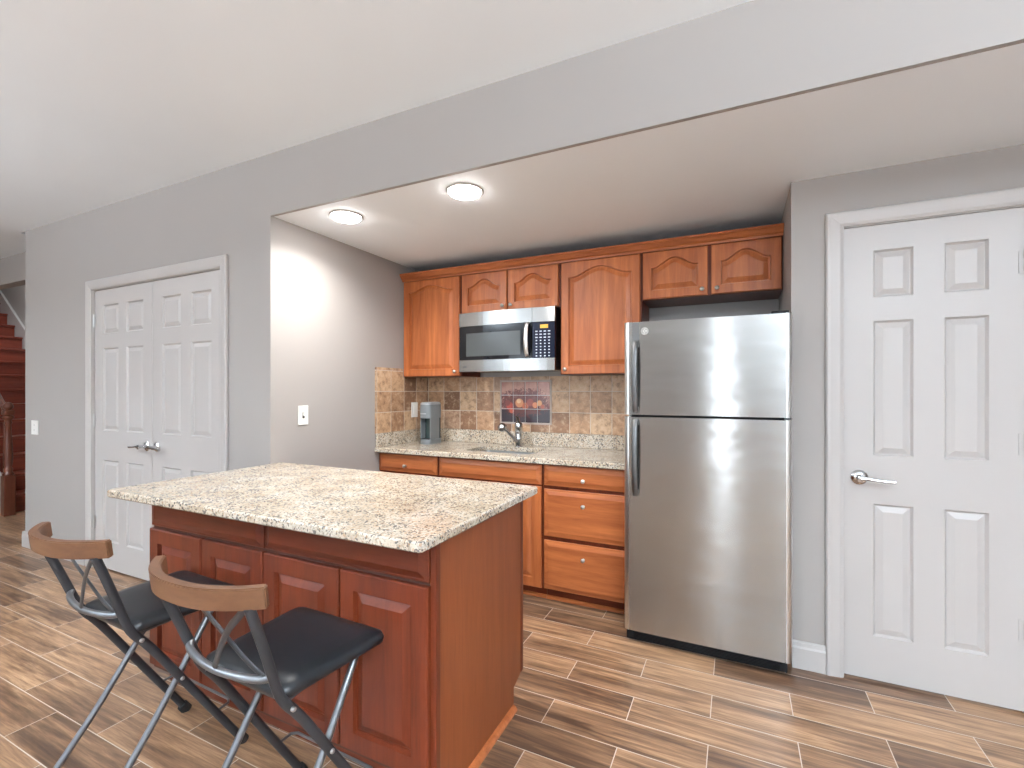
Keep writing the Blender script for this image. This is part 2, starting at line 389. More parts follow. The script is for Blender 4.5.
# ------------------------------------------------------------------ casings and moulded doors
def casing(name, x0, x1, ztop, y, wd=.068):
    b = MB()
    prof = [(0, .000), (0, .010), (.014, .015), (.030, .017), (.050, .020), (wd-.006, .020), (wd, .014), (wd, 0)]   # (distance from opening, thickness)
    def ring(px, pz, sx, sz): return [(px+sx*d, y-.001-t, pz+sz*d) for d, t in prof]
    b.rings([ring(x0, 0, -1, 0), ring(x0, ztop, -1, 1), ring(x1, ztop, 1, 1), ring(x1, 0, 1, 0)])
    # jamb and stop
    b.box(x0-.001, x0+.004, y-.001, y+.11, 0, ztop); b.box(x1-.004, x1+.001, y-.001, y+.11, 0, ztop); b.box(x0, x1, y-.001, y+.11, ztop-.004, ztop+.001)
    b.box(x0, x0+.016, y+.05, y+.07, 0, ztop); b.box(x1-.016, x1, y+.05, y+.07, 0, ztop); b.box(x0, x1, y+.05, y+.07, ztop-.016, ztop)
    return struct(b, name, M['white'])
def sunk_panel(b, poly, y, sink=.008, w1=.010, w2=.012, w3=.022, rise=.006):
    """moulded panel looking to -y: slope down, flat groove, slope up, raised field"""
    r = [[(p[0], y, p[1]) for p in poly]]
    o = 0
    for dw, yy in ((w1, y+sink), (w2-w1 if w2 > w1 else .002, y+sink), (w3, y+sink-rise)):
        o += dw; r.append([(p[0], yy, p[1]) for p in inset(poly, o)])
    b.rings(r, cap0=False, cap1=True)
def six_panel(b, x0, x1, z0, z1, y, th=.035, k=1.0):
    W = x1-x0; st = .108*k if W > .7 else .108; mid = .104 if W < .7 else .104
    pw = (W-2*st-mid)/2
    cols = [(x0+st, x0+st+pw), (x1-st-pw, x1-st)]
    rows = [(z0+.195, z0+.785), (z0+1.0, z0+1.60), (z0+1.705, z0+1.915)]
    b.box(x0, x1, y+.0118, y+th, z0, z1)
    zs = [z0] + [q for r in rows for q in r] + [z1]
    for i in range(0, len(zs), 2): b.box(x0, x1, y, y+.0125, zs[i], zs[i+1])
    for r in rows:
        for a, c in ((x0, cols[0][0]), (cols[0][1], cols[1][0]), (cols[1][1], x1)): b.box(a, c, y, y+.0125, *r)
        for c in cols: sunk_panel(b, rect(*c, *r), y, .0115, .008, .011, .024, .008)
def lever(parent, x, z, y, sgn, name='door_handle'):
    b = MB()
    b.lathe([(.0, 0), (.033, 0), (.033, -.006), (.026, -.012), (.014, -.016), (.011, -.030), (.012, -.050), (.016, -.054), (.016, -.060), (.0, -.063)], (x, y, z), 'y', 20)
    b.tube([(x, y-.055, z), (x+sgn*.02, y-.056, z+.001), (x+sgn*.06, y-.056, z-.003), (x+sgn*.10, y-.054, z-.007), (x+sgn*.118, y-.052, z-.006)], [.009, .0085, .0075, .007, .0095], 10)
    return b.build(name, M['chrome'], parent)
def hinge(parent, x, z, y, mat='hinge_metal'):
    b = MB(); b.lathe([(.0, -.048), (.003, -.048), (.0065, -.045), (.0065, .045), (.003, .048), (0, .05)], (x, y-.006, z), 'z', 10)
    b.box(x-.020, x+.020, y-.003, y-.0005, z-.044, z+.044)
    return b.build('hinge', M[mat], parent)
casing('trim_1', DX0, DX1, DZ, YM)
mid = (DX0+DX1)/2
for i, (a, c) in enumerate(((DX0+.006, mid-.0015), (mid+.0015, DX1-.006))):
    b = MB(); six_panel(b, a, c, .012, DZ-.007, YM+.010)
    d = struct(b, 'door_%d' % (i+1), M['white'])
    d['label'] = ['left leaf of the white six panel double door', 'right leaf of the white six panel double door'][i]
    hx = DX0+.004 if i == 0 else DX1-.004
    for z in (.337, 1.085, 1.819): hinge(d, hx, z, YM+.010)
    lever(d, mid-.058 if i == 0 else mid+.058, .925, YM+.010, -1 if i == 0 else 1)
casing('trim_2', RX0, RX1, RZ, YR)
b = MB(); six_panel(b, RX0+.005, RX1-.005, .012, RZ-.006, YR+.006)
d = struct(b, 'door_3', M['white']); d['label'] = 'single white six panel door right of the refrigerator'
lever(d, .500, .912, YR+.006, 1)
for z in (.337, 1.085, 1.819): hinge(d, RX1-.004, z, YR+.006, 'white')
b = MB(); b.box(RX0+.0005, RX0+.0045, YR-.002, YR+.020, .88, .945); b.build('latch_plate', M['hinge_metal'], d)

# ------------------------------------------------------------------ wall plates
def plate(name, base, normal, label, cat, kind='switch', w=.072, h=.116):
    t = thing(name, base, label, cat); x, y, z = base
    def bx(mb, u0, u1, d0, d1, z0, z1, bev=0):
        if normal == 'y': mb.box(x+u0, x+u1, y-d1, y-d0, z+z0, z+z1, bev)
        else: mb.box(x+d0, x+d1, y+u0, y+u1, z+z0, z+z1, bev)
    b = MB(); bx(b, -w/2, w/2, .001, .006, -h/2, h/2, .0018); b.build('cover_plate', M['plate'], t)
    if kind == 'toggle':
        b = MB(); bx(b, -.006, .006, .006, .018, -.004, .016, .002); b.build('toggle', M['plate'], t)
        b = MB(); bx(b, -.008, .008, .0055, .0068, -.018, .018); b.build('toggle_slot', M['slot'], t)
    elif kind == 'rocker':
        b = MB(); bx(b, -.017, .017, .005, .009, -.034, .034, .0015); b.build('rocker', M['plate'], t)
    else:
        for s_ in (-1, 1):
            b = MB(); bx(b, -.016, .016, .005, .008, s_*.020-.013, s_*.020+.013, .002); r_ = b.build('receptacle', M['plate'], t)
            b = MB()
            for q in (-.006, .006): bx(b, q-.0012, q+.0012, .0078, .0085, s_*.020-.004, s_*.020+.005)
            b.build('slots', M['slot'], r_)
    return t
plate('light_switch', (-5.205, YM, 1.0), 'y', 'white double light switch plate on the grey wall left of the double door', 'light switch', 'outlet', .115)
plate('light_switch', (XN, 2.033, 1.153), 'x', 'white toggle switch plate on the bright recess side wall', 'light switch', 'toggle')
plate('wall_outlet', (XN+.009, 3.115, 1.148), 'x', 'white wall plate on the stone tile beside the coffee maker', 'wall plate', 'rocker', .08, .12)

# ------------------------------------------------------------------ recessed ceiling lights
def can(x, y, z, label, group):
    t = thing('recessed_light', (x, y, z), label, 'ceiling light', group)
    b = MB(); b.lathe([(.092, -.0005), (.092, -.004), (.086, -.009), (.0805, -.007), (.0805, -.0005)], (x, y, z), 'z', 32); b.build('trim_ring', M['white'], t)
    b = MB(); b.lathe([(.0, -.001), (.080, -.001), (.080, -.010), (.074, -.017), (.055, -.022), (.0, -.024)], (x, y, z), 'z', 32); b.build('lens', M['lamp'], t)
    return t
can(*NICHE_CANS[0], SOF, 'lit recessed light in the low ceiling, nearer the left side wall', 'recessed lights over the kitchenette')
can(*NICHE_CANS[1], SOF, 'lit recessed light in the low ceiling, in front of the microwave', 'recessed lights over the kitchenette')
can(*STAIR_FILL_CAN, 'added recessed light brightening the staircase, unseen above it', 'added fill light of the stairwell')
for x, y in ROOM_CANS: can(x, y, CEIL, 'round recessed light in the main ceiling behind the camera', 'recessed lights of the main room')

# ------------------------------------------------------------------ cabinet parts
def knob(parent, x, z, y):
    b = MB(); b.lathe([(.0, 0), (.008, 0), (.006, -.005), (.005, -.010), (.007, -.013), (.0122, -.018), (.0128, -.022), (.009, -.0255), (.0, -.027)], (x, y, z), 'y', 16)
    return b.build('knob', M['nickel'], parent)
def arch_poly(x0, x1, z0, zs, rise, n=18):
    """panel outline (counter-clockwise, x right, z up) with a cathedral arch top"""
    p = [(x0, z0), (x1, z0)]
    top = []
    for k in range(n+1):
        t = k/n; tt = min(1, max(0, (t-.06)/.88)); s = (0.5-0.5*math.cos(2*PI*tt))**.85
        top.append((x1+(x0-x1)*t, zs+rise*s))
    return p+top, top
def cab_door(x0, x1, z0, z1, y, mat, parent, arch=0, th=.02, rail=.058, knob_at=None, name='door', raised=True):
    b = MB(); e = .004
    # eased slab edge: back slab, then frame pieces in front
    b.rings([[(p[0], y+th, p[1]) for p in rect(x0, x1, z0, z1)], [(p[0], y+.0172, p[1]) for p in rect(x0, x1, z0, z1)]], cap1=True)
    o1 = rect(x0, x1, z0, z1); o2 = inset(o1, e)
    xi0, xi1, zi0 = x0+rail, x1-rail, z0+rail
    b.rings([[(p[0], y+.0175, p[1]) for p in o1], [(p[0], y+.004, p[1]) for p in o1], [(p[0], y, p[1]) for p in o2]], cap0=False, cap1=False)
    X0, X1, Z0, Z1 = x0+e, x1-e, z0+e, z1-e
    def fr(q): b.bm.faces.new([b.bm.verts.new((p[0], y, p[1])) for p in q])
    if arch:
        zs = z1-rail*.8-arch; poly, top = arch_poly(xi0, xi1, zi0, zs, arch)
    else:
        zs = z1-rail; poly = rect(xi0, xi1, zi0, zs); top = [(xi1, zs), (xi0, zs)]
    fr(rect(X0, xi0, Z0, Z1)); fr(rect(xi1, X1, Z0, Z1)); fr(rect(xi0, xi1, Z0, zi0))
    for p, q in zip(top, top[1:]): fr([(q[0], q[1]), (p[0], p[1]), (p[0], Z1), (q[0], Z1)])
    sunk_panel(b, poly, y, .014, .004, .010, .026, .011)
    o = b.build(name, mat, parent)
    if knob_at: knob(o, knob_at[0], knob_at[1], y)
    return o
def drawer_front(x0, x1, z0, z1, y, mat, parent, knobs=(), th=.02, name='drawer'):
    b = MB(); o1 = rect(x0, x1, z0, z1)
    R = [(0, th), (0, .011), (.003, .009), (.010, .0085), (.032, .0)]
    b.rings([[(p[0], y+yy, p[1]) for p in (inset(o1, d_) if d_ else o1)] for d_, yy in R])
    o = b.build(name, mat, parent)
    for kx, kz in knobs: knob(o, kx, kz, y)
    return o

# wall cabinets -----------------------------------------------------
UY = 2.98; UZ0, UZ1 = 1.41, 2.165
def wall_cab(x0, x1, z0, label, doors, arch, group='cherry wall cabinets in a row', y=UY):
    t = thing('wall_cabinet', ((x0+x1)/2, YB-.002, z0), label, 'cabinet', group)
    b = MB(); b.box(x0, x1, y+.021, YB-.010, z0, UZ1); b.build('cabinet_box', M['isl'], t)  # box coloured darker so the door gaps look shaded
    for (a, c, kx) in doors:
        cab_door(a, c, z0+.003, UZ1-.012, y, M['cherry'], t, arch, knob_at=(kx, z0+.035), rail=.052)
    return t
wall_cab(-2.368, -1.845, UZ0, 'cherry wall cabinet with one tall arched door, left of the microwave', [(-2.364, -1.853, -1.885)], .045)
wall_cab(-1.842, -1.068, 1.868, 'short cherry wall cabinet with two arched doors above the microwave', [(-1.830, -1.462, -1.49), (-1.452, -1.077, -1.425)], .055)
wall_cab(-1.065, -.533, UZ0, 'wide cherry wall cabinet with one tall arched door, right of the microwave', [(-1.056, -.539, -1.025)], .060)
wall_cab(-.530, .232, 1.862, 'short cherry wall cabinet with two arched doors above the refrigerator', [(-.522, -.150, -.18), (-.132, .226, -.10)], .055)
b = MB()
prof = [(UY+.004, 2.155), (UY-.006, 2.155), (UY-.008, 2.166), (UY-.020, 2.174), (UY-.034, 2.196), (UY-.040, 2.200), (UY-.040, 2.212), (UY+.02, 2.212), (UY+.02, 2.1655), (UY+.004, 2.1655)]
b.prism(prof, 'x', -2.3705, .2345)
tag(b.build('crown_molding', M['cherry_x']), 'long cherry crown molding running along the top of the wall cabinets', 'molding')

# base cabinets ------------------------------------------------------
BY = 2.69
def base_cab(x0, x1, label, name='base_cabinet'):
    t = thing(name, ((x0+x1)/2, YB-.01, 0), label, 'cabinet', 'cherry base cabinets under the back counter')
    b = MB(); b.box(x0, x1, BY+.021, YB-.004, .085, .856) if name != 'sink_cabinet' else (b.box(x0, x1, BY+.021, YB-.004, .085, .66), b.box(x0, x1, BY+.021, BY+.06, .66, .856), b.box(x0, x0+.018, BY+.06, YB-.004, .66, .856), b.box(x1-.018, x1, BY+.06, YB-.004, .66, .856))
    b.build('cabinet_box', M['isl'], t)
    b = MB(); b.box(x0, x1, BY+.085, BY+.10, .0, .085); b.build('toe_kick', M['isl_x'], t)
    b = MB(); b.prism([(BY+.084, .0), (BY+.066, .0), (BY+.068, .010), (BY+.076, .017), (BY+.084, .019)], 'x', x0, x1); b.build('shoe_molding', M['cherry_x'], t)
    return t
t = base_cab(-2.366, -1.848, 'cherry base cabinet at the left end under the coffee maker')
drawer_front(-2.362, -1.857, .722, .845, BY, M['cherry_x'], t, [(-2.115, .770)])
cab_door(-2.362, -1.857, .087, .710, BY, M['cherry'], t, knob_at=(-1.89, .67))
t = base_cab(-1.846, -1.076, 'cherry sink cabinet with a plain false drawer front below the sink', 'sink_cabinet')
drawer_front(-1.836, -1.084, .722, .845, BY, M['cherry_x'], t, name='false_drawer_front')
cab_door(-1.836, -1.464, .087, .710, BY, M['cherry'], t, knob_at=(-1.49, .67)); cab_door(-1.456, -1.084, .087, .710, BY, M['cherry'], t)
t = base_cab(-1.074, -.524, 'cherry base cabinet with three drawers beside the refrigerator', 'drawer_cabinet')
for z0, z1 in ((.722, .845), (.412, .700), (.088, .386)):
    drawer_front(-1.066, -.529, z0, z1, BY, M['cherry_x'], t, [(-.812, z1-.082 if z1 < .8 else .768)])

# counter with sink cut-out
CT, CTH = .890, .032
SX0, SX1, SY0, SY1 = -1.70, -1.20, 2.80, 3.12
ct = thing('countertop', ((XN-.525)/2, 2.97, CT-CTH), 'speckled granite countertop running along the back wall with sink cut out', 'countertop')
b = MB()
x0, x1, y0, y1 = XN+.002, -.522, 2.660, YB-.004
def cut_slab(b, x0, x1, y0, y1, hx0, hx1, hy0, hy1, z0, z1, ch=.004, r=.045):
    """slab with a rounded rectangular hole, built as rings"""
    def rr(hx0, hx1, hy0, hy1, r, n=6):
        pts = []
        for cx, cy, a0 in ((hx1-r, hy1-r, 0), (hx0+r, hy1-r, 90), (hx0+r, hy0+r, 180), (hx1-r, hy0+r, 270)):
            for k in range(n+1): a = math.radians(a0+90*k/n); pts.append((cx+r*math.cos(a), cy+r*math.sin(a)))
        return pts
    h = rr(hx0, hx1, hy0, hy1, r)
    def outer(ins):
        X0, X1, Y0, Y1 = x0+ins, x1-ins, y0+ins, y1-ins; res = []
        q = len(h)//4
        cs = [(X1, Y1), (X0, Y1), (X0, Y0), (X1, Y0)]
        for i in range(4): res += [cs[i]]*q
        return res
    o, oi = outer(0), outer(ch)
    V = lambda pts, z: [(p[0], p[1], z) for p in pts]
    b.rings([V(h, z0), V(o, z0), V(o, z1-ch), V(oi, z1), V(h, z1), V(h, z0)], cap0=False, cap1=False)
    bmesh.ops.remove_doubles(b.bm, verts=b.bm.verts, dist=1e-5)
cut_slab(b, x0, x1, y0, y1, SX0, SX1, SY0, SY1, CT-CTH, CT)
b.build('slab', M['granite'], ct)
b = MB(); b.box(x0+.001, x1, YB-.034, YB-.010, CT+.0005, .990, .002); b.box(x0+.001, x0+.024, 2.668, YB-.034, CT+.0005, .990, .002)
b.build('upstand', M['granite'], ct, label='granite upstand along the wall')
# sink
sk = thing('sink', ((SX0+SX1)/2, (SY0+SY1)/2, .70), 'steel undermount sink sunk in the back counter below the faucet', 'sink')
b = MB()
def rrect(x0, x1, y0, y1, r, z, n=6):
    pts = []
    for cx, cy, a0 in ((x1-r, y1-r, 0), (x0+r, y1-r, 90), (x0+r, y0+r, 180), (x1-r, y0+r, 270)):
        for k in range(n+1): a = math.radians(a0+90*k/n); pts.append((cx+r*math.cos(a), cy+r*math.sin(a), z))
    return pts
g = .004
b.rings([rrect(SX0-.02, SX1+.02, SY0-.02, SY1+.02, .05, CT-CTH-.002), rrect(SX0-g, SX1+g, SY0-g, SY1+g, .048, CT-CTH-.002), rrect(SX0+.008, SX1-.008, SY0+.008, SY1-.008, .05, .72), rrect(SX0+.04, SX1-.04, SY0+.04, SY1-.04, .04, .70),
         rrect(SX0+.04, SX1-.04, SY0+.04, SY1-.04, .04, .697), rrect(SX0, SX1, SY0, SY1, .05, .715), rrect(SX0-.02, SX1+.02, SY0-.02, SY1+.02, .05, CT-CTH-.004)], cap0=False, cap1=False)
b.rings([rrect(SX0+.04, SX1-.04, SY0+.04, SY1-.04, .04, .6975), rrect(SX0+.04, SX1-.04, SY0+.04, SY1-.04, .04, .7)])
b.smooth = True; b.build('basin', M['grey_sink'], sk)
b = MB(); b.lathe([(0, .701), (.04, .701), (.043, .704), (.03, .7045), (.0, .702)], ((SX0+SX1)/2, (SY0+SY1)/2, 0), 'z', 20); b.build('drain', M['chrome'], sk)
# faucet: stout body with lever on top and a pull-out wand reaching forward-left
fx, fy = -1.452, 3.165
fc = thing('faucet', (fx, fy, CT), 'chrome single lever kitchen faucet with ball ended spray wand behind the sink', 'faucet')
b = MB(); b.lathe([(0, .0005), (.031, .0005), (.031, .006), (.024, .012), (.026, .05), (.028, .055), (.026, .06), (.028, .135), (.030, .14), (.030, .165), (.022, .177), (0, .18)], (fx, fy, CT), 'z', 24); b.build('body', M['chrome'], fc)
b = MB(); b.tube([(fx, fy-.004, CT+.165), (fx-.004, fy+.004, CT+.190), (fx-.012, fy+.012, CT+.208), (fx-.026, fy+.02, CT+.216)], [.022, .016, .012, .009], 12); b.build('lever', M['chrome'], fc)
b = MB(); b.tube([(fx-.005, fy-.012, CT+.035), (fx-.028, fy-.060, CT+.085), (fx-.045, fy-.105, CT+.125), (fx-.055, fy-.135, CT+.145)], [.014, .0135, .013, .014], 14); w_ = b.build('spout', M['chrome'], fc)
b = MB()
b.lathe([(.0, -.034), (.014, -.031), (.025, -.023), (.033, -.010), (.034, .0), (.033, .010), (.025, .023), (.014, .031), (.0, .034)], (fx-.06, fy-.15, CT+.150), 'z', 20)
b.build('spray_head', M['chrome'], w_)

# tile backsplash
tb = thing('tile_backsplash', (-2.192+.0, YB, .985), 'square brown stone tile backsplash between counter and wall cabinets', 'backsplash')
TZ0 = .9905
b = MB(); b.box(XN+.001, -.5, YB-.009, YB-.001, TZ0, 1.41); b.build('back_tiles', M['trav_x'], tb)
b = MB(); b.prism([(2.663, TZ0), (YB-.0095, TZ0), (YB-.0095, 1.409), (2.974, 1.409), (2.974, 1.470), (2.969, 1.475), (2.668, 1.475), (2.663, 1.470)], 'x', XN+.0005, XN+.0085); b.build('side_tiles', M['trav_y'], tb)
# mural of small tiles: plain fruit and leaves still life
MX0, MX1, MZ0, MZ1 = -1.655, -1.250, 1.058, 1.372
yy = YB-.0095
b = MB()
for a in (rect(MX0-.012, MX1+.012, MZ1, MZ1+.012), rect(MX0-.012, MX1+.012, MZ0-.012, MZ0), rect(MX0-.012, MX0, MZ0, MZ1), rect(MX1, MX1+.012, MZ0, MZ1)):
    b.box(a[0][0], a[2][0], yy-.006, yy, a[0][1], a[2][1])
mural = b.build('mural_border', M['mural_trim'], tb)
def mural_mat():
    m, nt, bs = mat_new('mural_tiles_paint'); v = coords(nt)
    sp = N(nt, 'ShaderNodeSeparateXYZ'); L(nt, v, sp.inputs[0])
    X = math_(nt, 'SUBTRACT', sp.outputs[0], MX0+2.192); Z = math_(nt, 'SUBTRACT', sp.outputs[2], MZ0-.985)
    n = noise(nt, v, 16, 4)
    bg = ramp(nt, n, [(.35, (.34, .14, .11)), (.65, (.50, .27, .20))])
    wav = math_(nt, 'ADD', Z, math_(nt, 'MULTIPLY', n, .03))
    c = mixc(nt, math_(nt, 'LESS_THAN', wav, .118), bg, (.030, .016, .022))
    # leaves: dark ragged clumps around the fruit
    lv = noise(nt, v, 42, 3, .7, 1.5)
    dx = math_(nt, 'DIVIDE', math_(nt, 'SUBTRACT', X, .19), .21); dz = math_(nt, 'DIVIDE', math_(nt, 'SUBTRACT', Z, .155), .105)
    rad = math_(nt, 'ADD', math_(nt, 'MULTIPLY', dx, dx), math_(nt, 'MULTIPLY', dz, dz))
    leaf = math_(nt, 'LESS_THAN', math_(nt, 'ADD', rad, math_(nt, 'MULTIPLY', math_(nt, 'SUBTRACT', lv, .5), 3.6)), .9)
    c = mixc(nt, leaf, c, mixc(nt, noise(nt, v, 60), (.045, .012, .012), (.20, .035, .022)))
    for px, pz, r, col in ((.075, .125, .030, (.42, .06, .035)), (.055, .15, .022, (.20, .04, .03)), (.155, .150, .034, (.62, .24, .10)), (.150, .165, .018, (.78, .50, .28)), (.205, .128, .026, (.50, .12, .05)), (.245, .155, .028, (.30, .06, .04)), (.285, .135, .022, (.60, .20, .08)), (.32, .150, .022, (.66, .30, .12)), (.09, .09, .020, (.55, .10, .05)), (.12, .21, .022, (.16, .06, .05)), (.345, .125, .016, (.45, .10, .05))):
        ddx = math_(nt, 'SUBTRACT', X, px); ddz = math_(nt, 'SUBTRACT', Z, pz)
        rr_ = math_(nt, 'ADD', math_(nt, 'MULTIPLY', ddx, ddx), math_(nt, 'MULTIPLY', ddz, ddz))
        c = mixc(nt, math_(nt, 'LESS_THAN', rr_, r*r), c, col)
    L(nt, c, bs.inputs['Base Color']); bs.inputs['Roughness'].default_value = .25
    return m
mm = mural_mat(); nx, nz = 4, 3
b = MB(); b.box(MX0, MX1, yy-.003, yy, MZ0, MZ1); b.build('mural_grout', M['plate'], tb)
for i in range(nx):
    for j in range(nz):
        w1, h1 = (MX1-MX0)/nx, (MZ1-MZ0)/nz
        b = MB(); b.box(MX0+i*w1+.002, MX0+(i+1)*w1-.002, yy-.007, yy-.0031, MZ0+j*h1+.002, MZ0+(j+1)*h1-.002, .001, 1); b.build('mural_tile', mm, tb)

# ------------------------------------------------------------------ microwave
mx0, mx1, mz0, mz1, my = -1.812, -1.078, 1.438, 1.860, 2.90
mw = thing('microwave', ((mx0+mx1)/2, 3.1, mz0), 'stainless steel over the range microwave mounted under the short wall cabinet', 'microwave')
b = MB(); b.box(mx0+.006, mx1-.004, my+.03, YB-.02, mz0+.012, mz1, .003); b.build('case', M['black'], mw)
cx_ = (mx0+mx1)/2
def bowed(x0, x1, z0, z1, depth=.045, bulge=.022, n=14, yo=0):
    """front panel bowed outwards in plan over the whole microwave width"""
    mb = MB(); f = lambda x: my+yo+bulge*(((x-cx_)/((mx1-mx0)/2))**2)-bulge*.2
    P_ = [(x0+(x1-x0)*k/n) for k in range(n+1)]
    poly = [(x, f(x)) for x in P_]+[(x1, my+depth), (x0, my+depth)]
    mb.prism(poly, 'z', z0, z1); return mb, f
px_ = mx1-.155
b, f = bowed(mx0, px_-.002, mz1-.098, mz1-.002); b.build('top_grille', M['steel_mw'], mw)
b, f = bowed(px_+.001, mx1, mz1-.098, mz1-.002); b.build('top_trim', M['steel_mw'], mw)
b, f = bowed(mx0, mx1, mz0, mz0+.082); bt = b.build('bottom_trim', M['steel_mw'], mw)
b = MB(); b.box(mx0+.035, mx0+.075, f(mx0+.055)-.001, f(mx0+.055)+.004, mz0+.030, mz0+.038); b.build('badge', M['slot'], bt)
b, f = bowed(mx0, px_-.004, mz0+.084, mz1-.101, yo=.002); dr = b.build('door', M['blackglass'], mw)
b, f2 = bowed(mx0+.062, px_-.085, mz0+.108, mz1-.150, yo=.0008, depth=.03); b.build('window', M['mw_window'], dr)
b = MB(); hxx = px_-.030; yh = f(hxx)
pts = [(hxx, yh+.004, mz0+.092), (hxx, yh-.018, mz0+.100), (hxx, yh-.034, mz0+.135), (hxx, yh-.042, (mz0+mz1)/2), (hxx, yh-.034, mz1-.140), (hxx, yh-.018, mz1-.108), (hxx, yh+.004, mz1-.100)]
b.tube(pts, 0, 12, flat=(.015, .008), up=(0, 1, 0.01)); b.build('handle', M['steel_edge'], dr)
b, f = bowed(px_+.001, mx1, mz0+.084, mz1-.101, yo=.002); cp = b.build('control_panel', M['navy'], mw)
b = MB(); b.box(px_+.055, px_+.110, f(px_+.08)-.0025, f(px_+.08)+.004, mz1-.142, mz1-.118, .001); b.build('display', M['amber'], cp)
b = MB()
for r in range(9):
    for c in range(4):
        kx = px_+.030+c*.029; kz = mz1-.162-r*.0205
        if kz < mz0+.095: continue
        wv = .008 if r in (0, 1, 2) else .005
        b.box(kx-wv, kx+wv, f(kx)-.0012, f(kx)+.003, kz-.0035, kz+.0035)
b.build('keys', M['key'], cp)
b = MB(); b.box(mx0+.02, mx1-.02, my+.05, YB-.03, mz0+.004, mz0+.012, .001); b.build('underside_vent', M['steel_mw'], mw)

# ------------------------------------------------------------------ refrigerator
rx0, rx1, rz = -.529, .2315, 1.655
FY = 2.468
fr = thing('refrigerator', ((rx0+rx1)/2, 2.9, 0), 'stainless steel top freezer refrigerator between the drawer cabinet and the right wall', 'refrigerator')
b = MB(); b.box(rx0+.012, rx1-.004, FY+.075, YB-.03, .045, rz-.012, .004); b.build('case', M['grey_plastic'], fr)
def fdoor(z0, z1, name):
    b = MB(); n = 16; e = .026
    X0, X1 = rx0+e, rx1-e
    pts = [(X0+(X1-X0)*k/n, FY-.002*math.sin(PI*k/n)) for k in range(n+1)]
    b.prism(pts+[(X1, FY+.06), (X0, FY+.06)], 'z', z0, z1)
    b.smooth = True
    d = b.build(name, M['steel'], fr)
    for s_ in (0, 1):
        xx0, xx1 = (rx0, X0) if s_ == 0 else (X1, rx1); q = []
        b = MB()
        for k in range(7):
            a = PI/2*k/6
            q.append((xx1-(xx1-xx0)*math.sin(a), FY+.022-.022*math.cos(a)) if s_ == 0 else (xx0+(xx1-xx0)*math.sin(a), FY+.022-.022*math.cos(a)))
        poly = q+[(xx0 if s_ == 0 else xx1, FY+.06), (xx1 if s_ == 0 else xx0, FY+.06)]
        b.prism(poly, 'z', z0, z1); b.smooth = True
        b.build('end_cap', M['steel_edge'], d)
    return d
fz = fdoor(1.178, rz, 'freezer_door'); rf = fdoor(.062, 1.166, 'fridge_door')
def fhandle(parent, z0, z1, flip):
    hx = rx0+.062; b = MB()
    pts = []; n = 16
    for k in range(n+1):
        t_ = k/n; z = z0+(z1-z0)*t_
        dpt = .036*min(1, (math.sin(PI*min(max(t_, 0.001), .999)))**.35)
        pts.append((hx, FY-.004-dpt, z))
    b.tube(pts, 0, 12, flat=(.015, .009), up=(0, 1, .001))
    h = b.build('handle', M['steel_handle'], parent)
    b = MB()
    for z in (z0+.012, z1-.012): b = MB(); b.box(hx-.014, hx+.014, FY-.020, FY+.002, z-.018, z+.018, .004); b.build('handle_mount', M['steel_handle'], h)
fhandle(fz, 1.190, 1.555, 0); fhandle(rf, .765, 1.154, 1)
b = MB(); b.box(rx0+.045, rx0+.079, FY-.0045, FY+.01, 1.56, rz-.004, .001); b.build('handle_strip', M['steel_handle'], fz)
b = MB(); b.lathe([(0, -.0085), (.017, -.0085), (.0185, -.006), (.0185, .002), (0, .002)], (rx0+.107, FY, 1.606), 'y', 24); bd = b.build('badge', M['plate'], fz)
# monogram strokes inside the round badge
b = MB(); bx_, bz_ = rx0+.107, 1.606
for ph in (0, 1):
    pts = []
    for k in range(15):
        a = .6+k/14*5.0; r = .0065
        cxx = bx_+(-.0055 if ph == 0 else .006)
        pts.append((cxx+r*math.cos(a)*.75, FY-.0095, bz_+r*math.sin(a)*1.15))
    b.tube(pts, .0011, 6)
pts = [(bx_+.0145*math.cos(2*PI*k/24), FY-.0092, bz_+.0145*math.sin(2*PI*k/24)) for k in range(25)]
b.tube(pts, .0009, 6); b.build('monogram', M['slot'], bd)
b = MB(); b.box(rx0+.012, rx1-.02, FY+.012, FY+.075, .012, .058, .003)
for k in range(6): b.box(rx0+.05, rx1-.05, FY+.007, FY+.013, .017+k*.0065, .020+k*.0065)
b.build('kick_grille', M['black'], fr)
for x in (rx0+.06, rx1-.06):
    b = MB(); b.lathe([(0, .0005), (.018, .0005), (.018, .012), (.008, .014), (.008, .05), (0, .05)], (x, FY+.10, 0), 'z', 14); b.build('foot', M['black'], fr)
for x in (rx0+.06, rx1-.06):
    b = MB(); b.lathe([(0, .0005), (.018, .0005), (.018, .012), (.008, .014), (.008, .05), (0, .05)], (x, YB-.10, 0), 'z', 14); b.build('foot', M['black'], fr)
b = MB(); b.box(rx1-.085, rx1-.012, FY+.012, FY+.11, rz+.001, rz+.014, .004); b.build('hinge_cover', M['black'], fr)
b = MB(); b.box(rx0+.03, rx1-.03, FY+.055, FY+.076, .065, rz-.014); b.build('gasket', M['black'], fr)

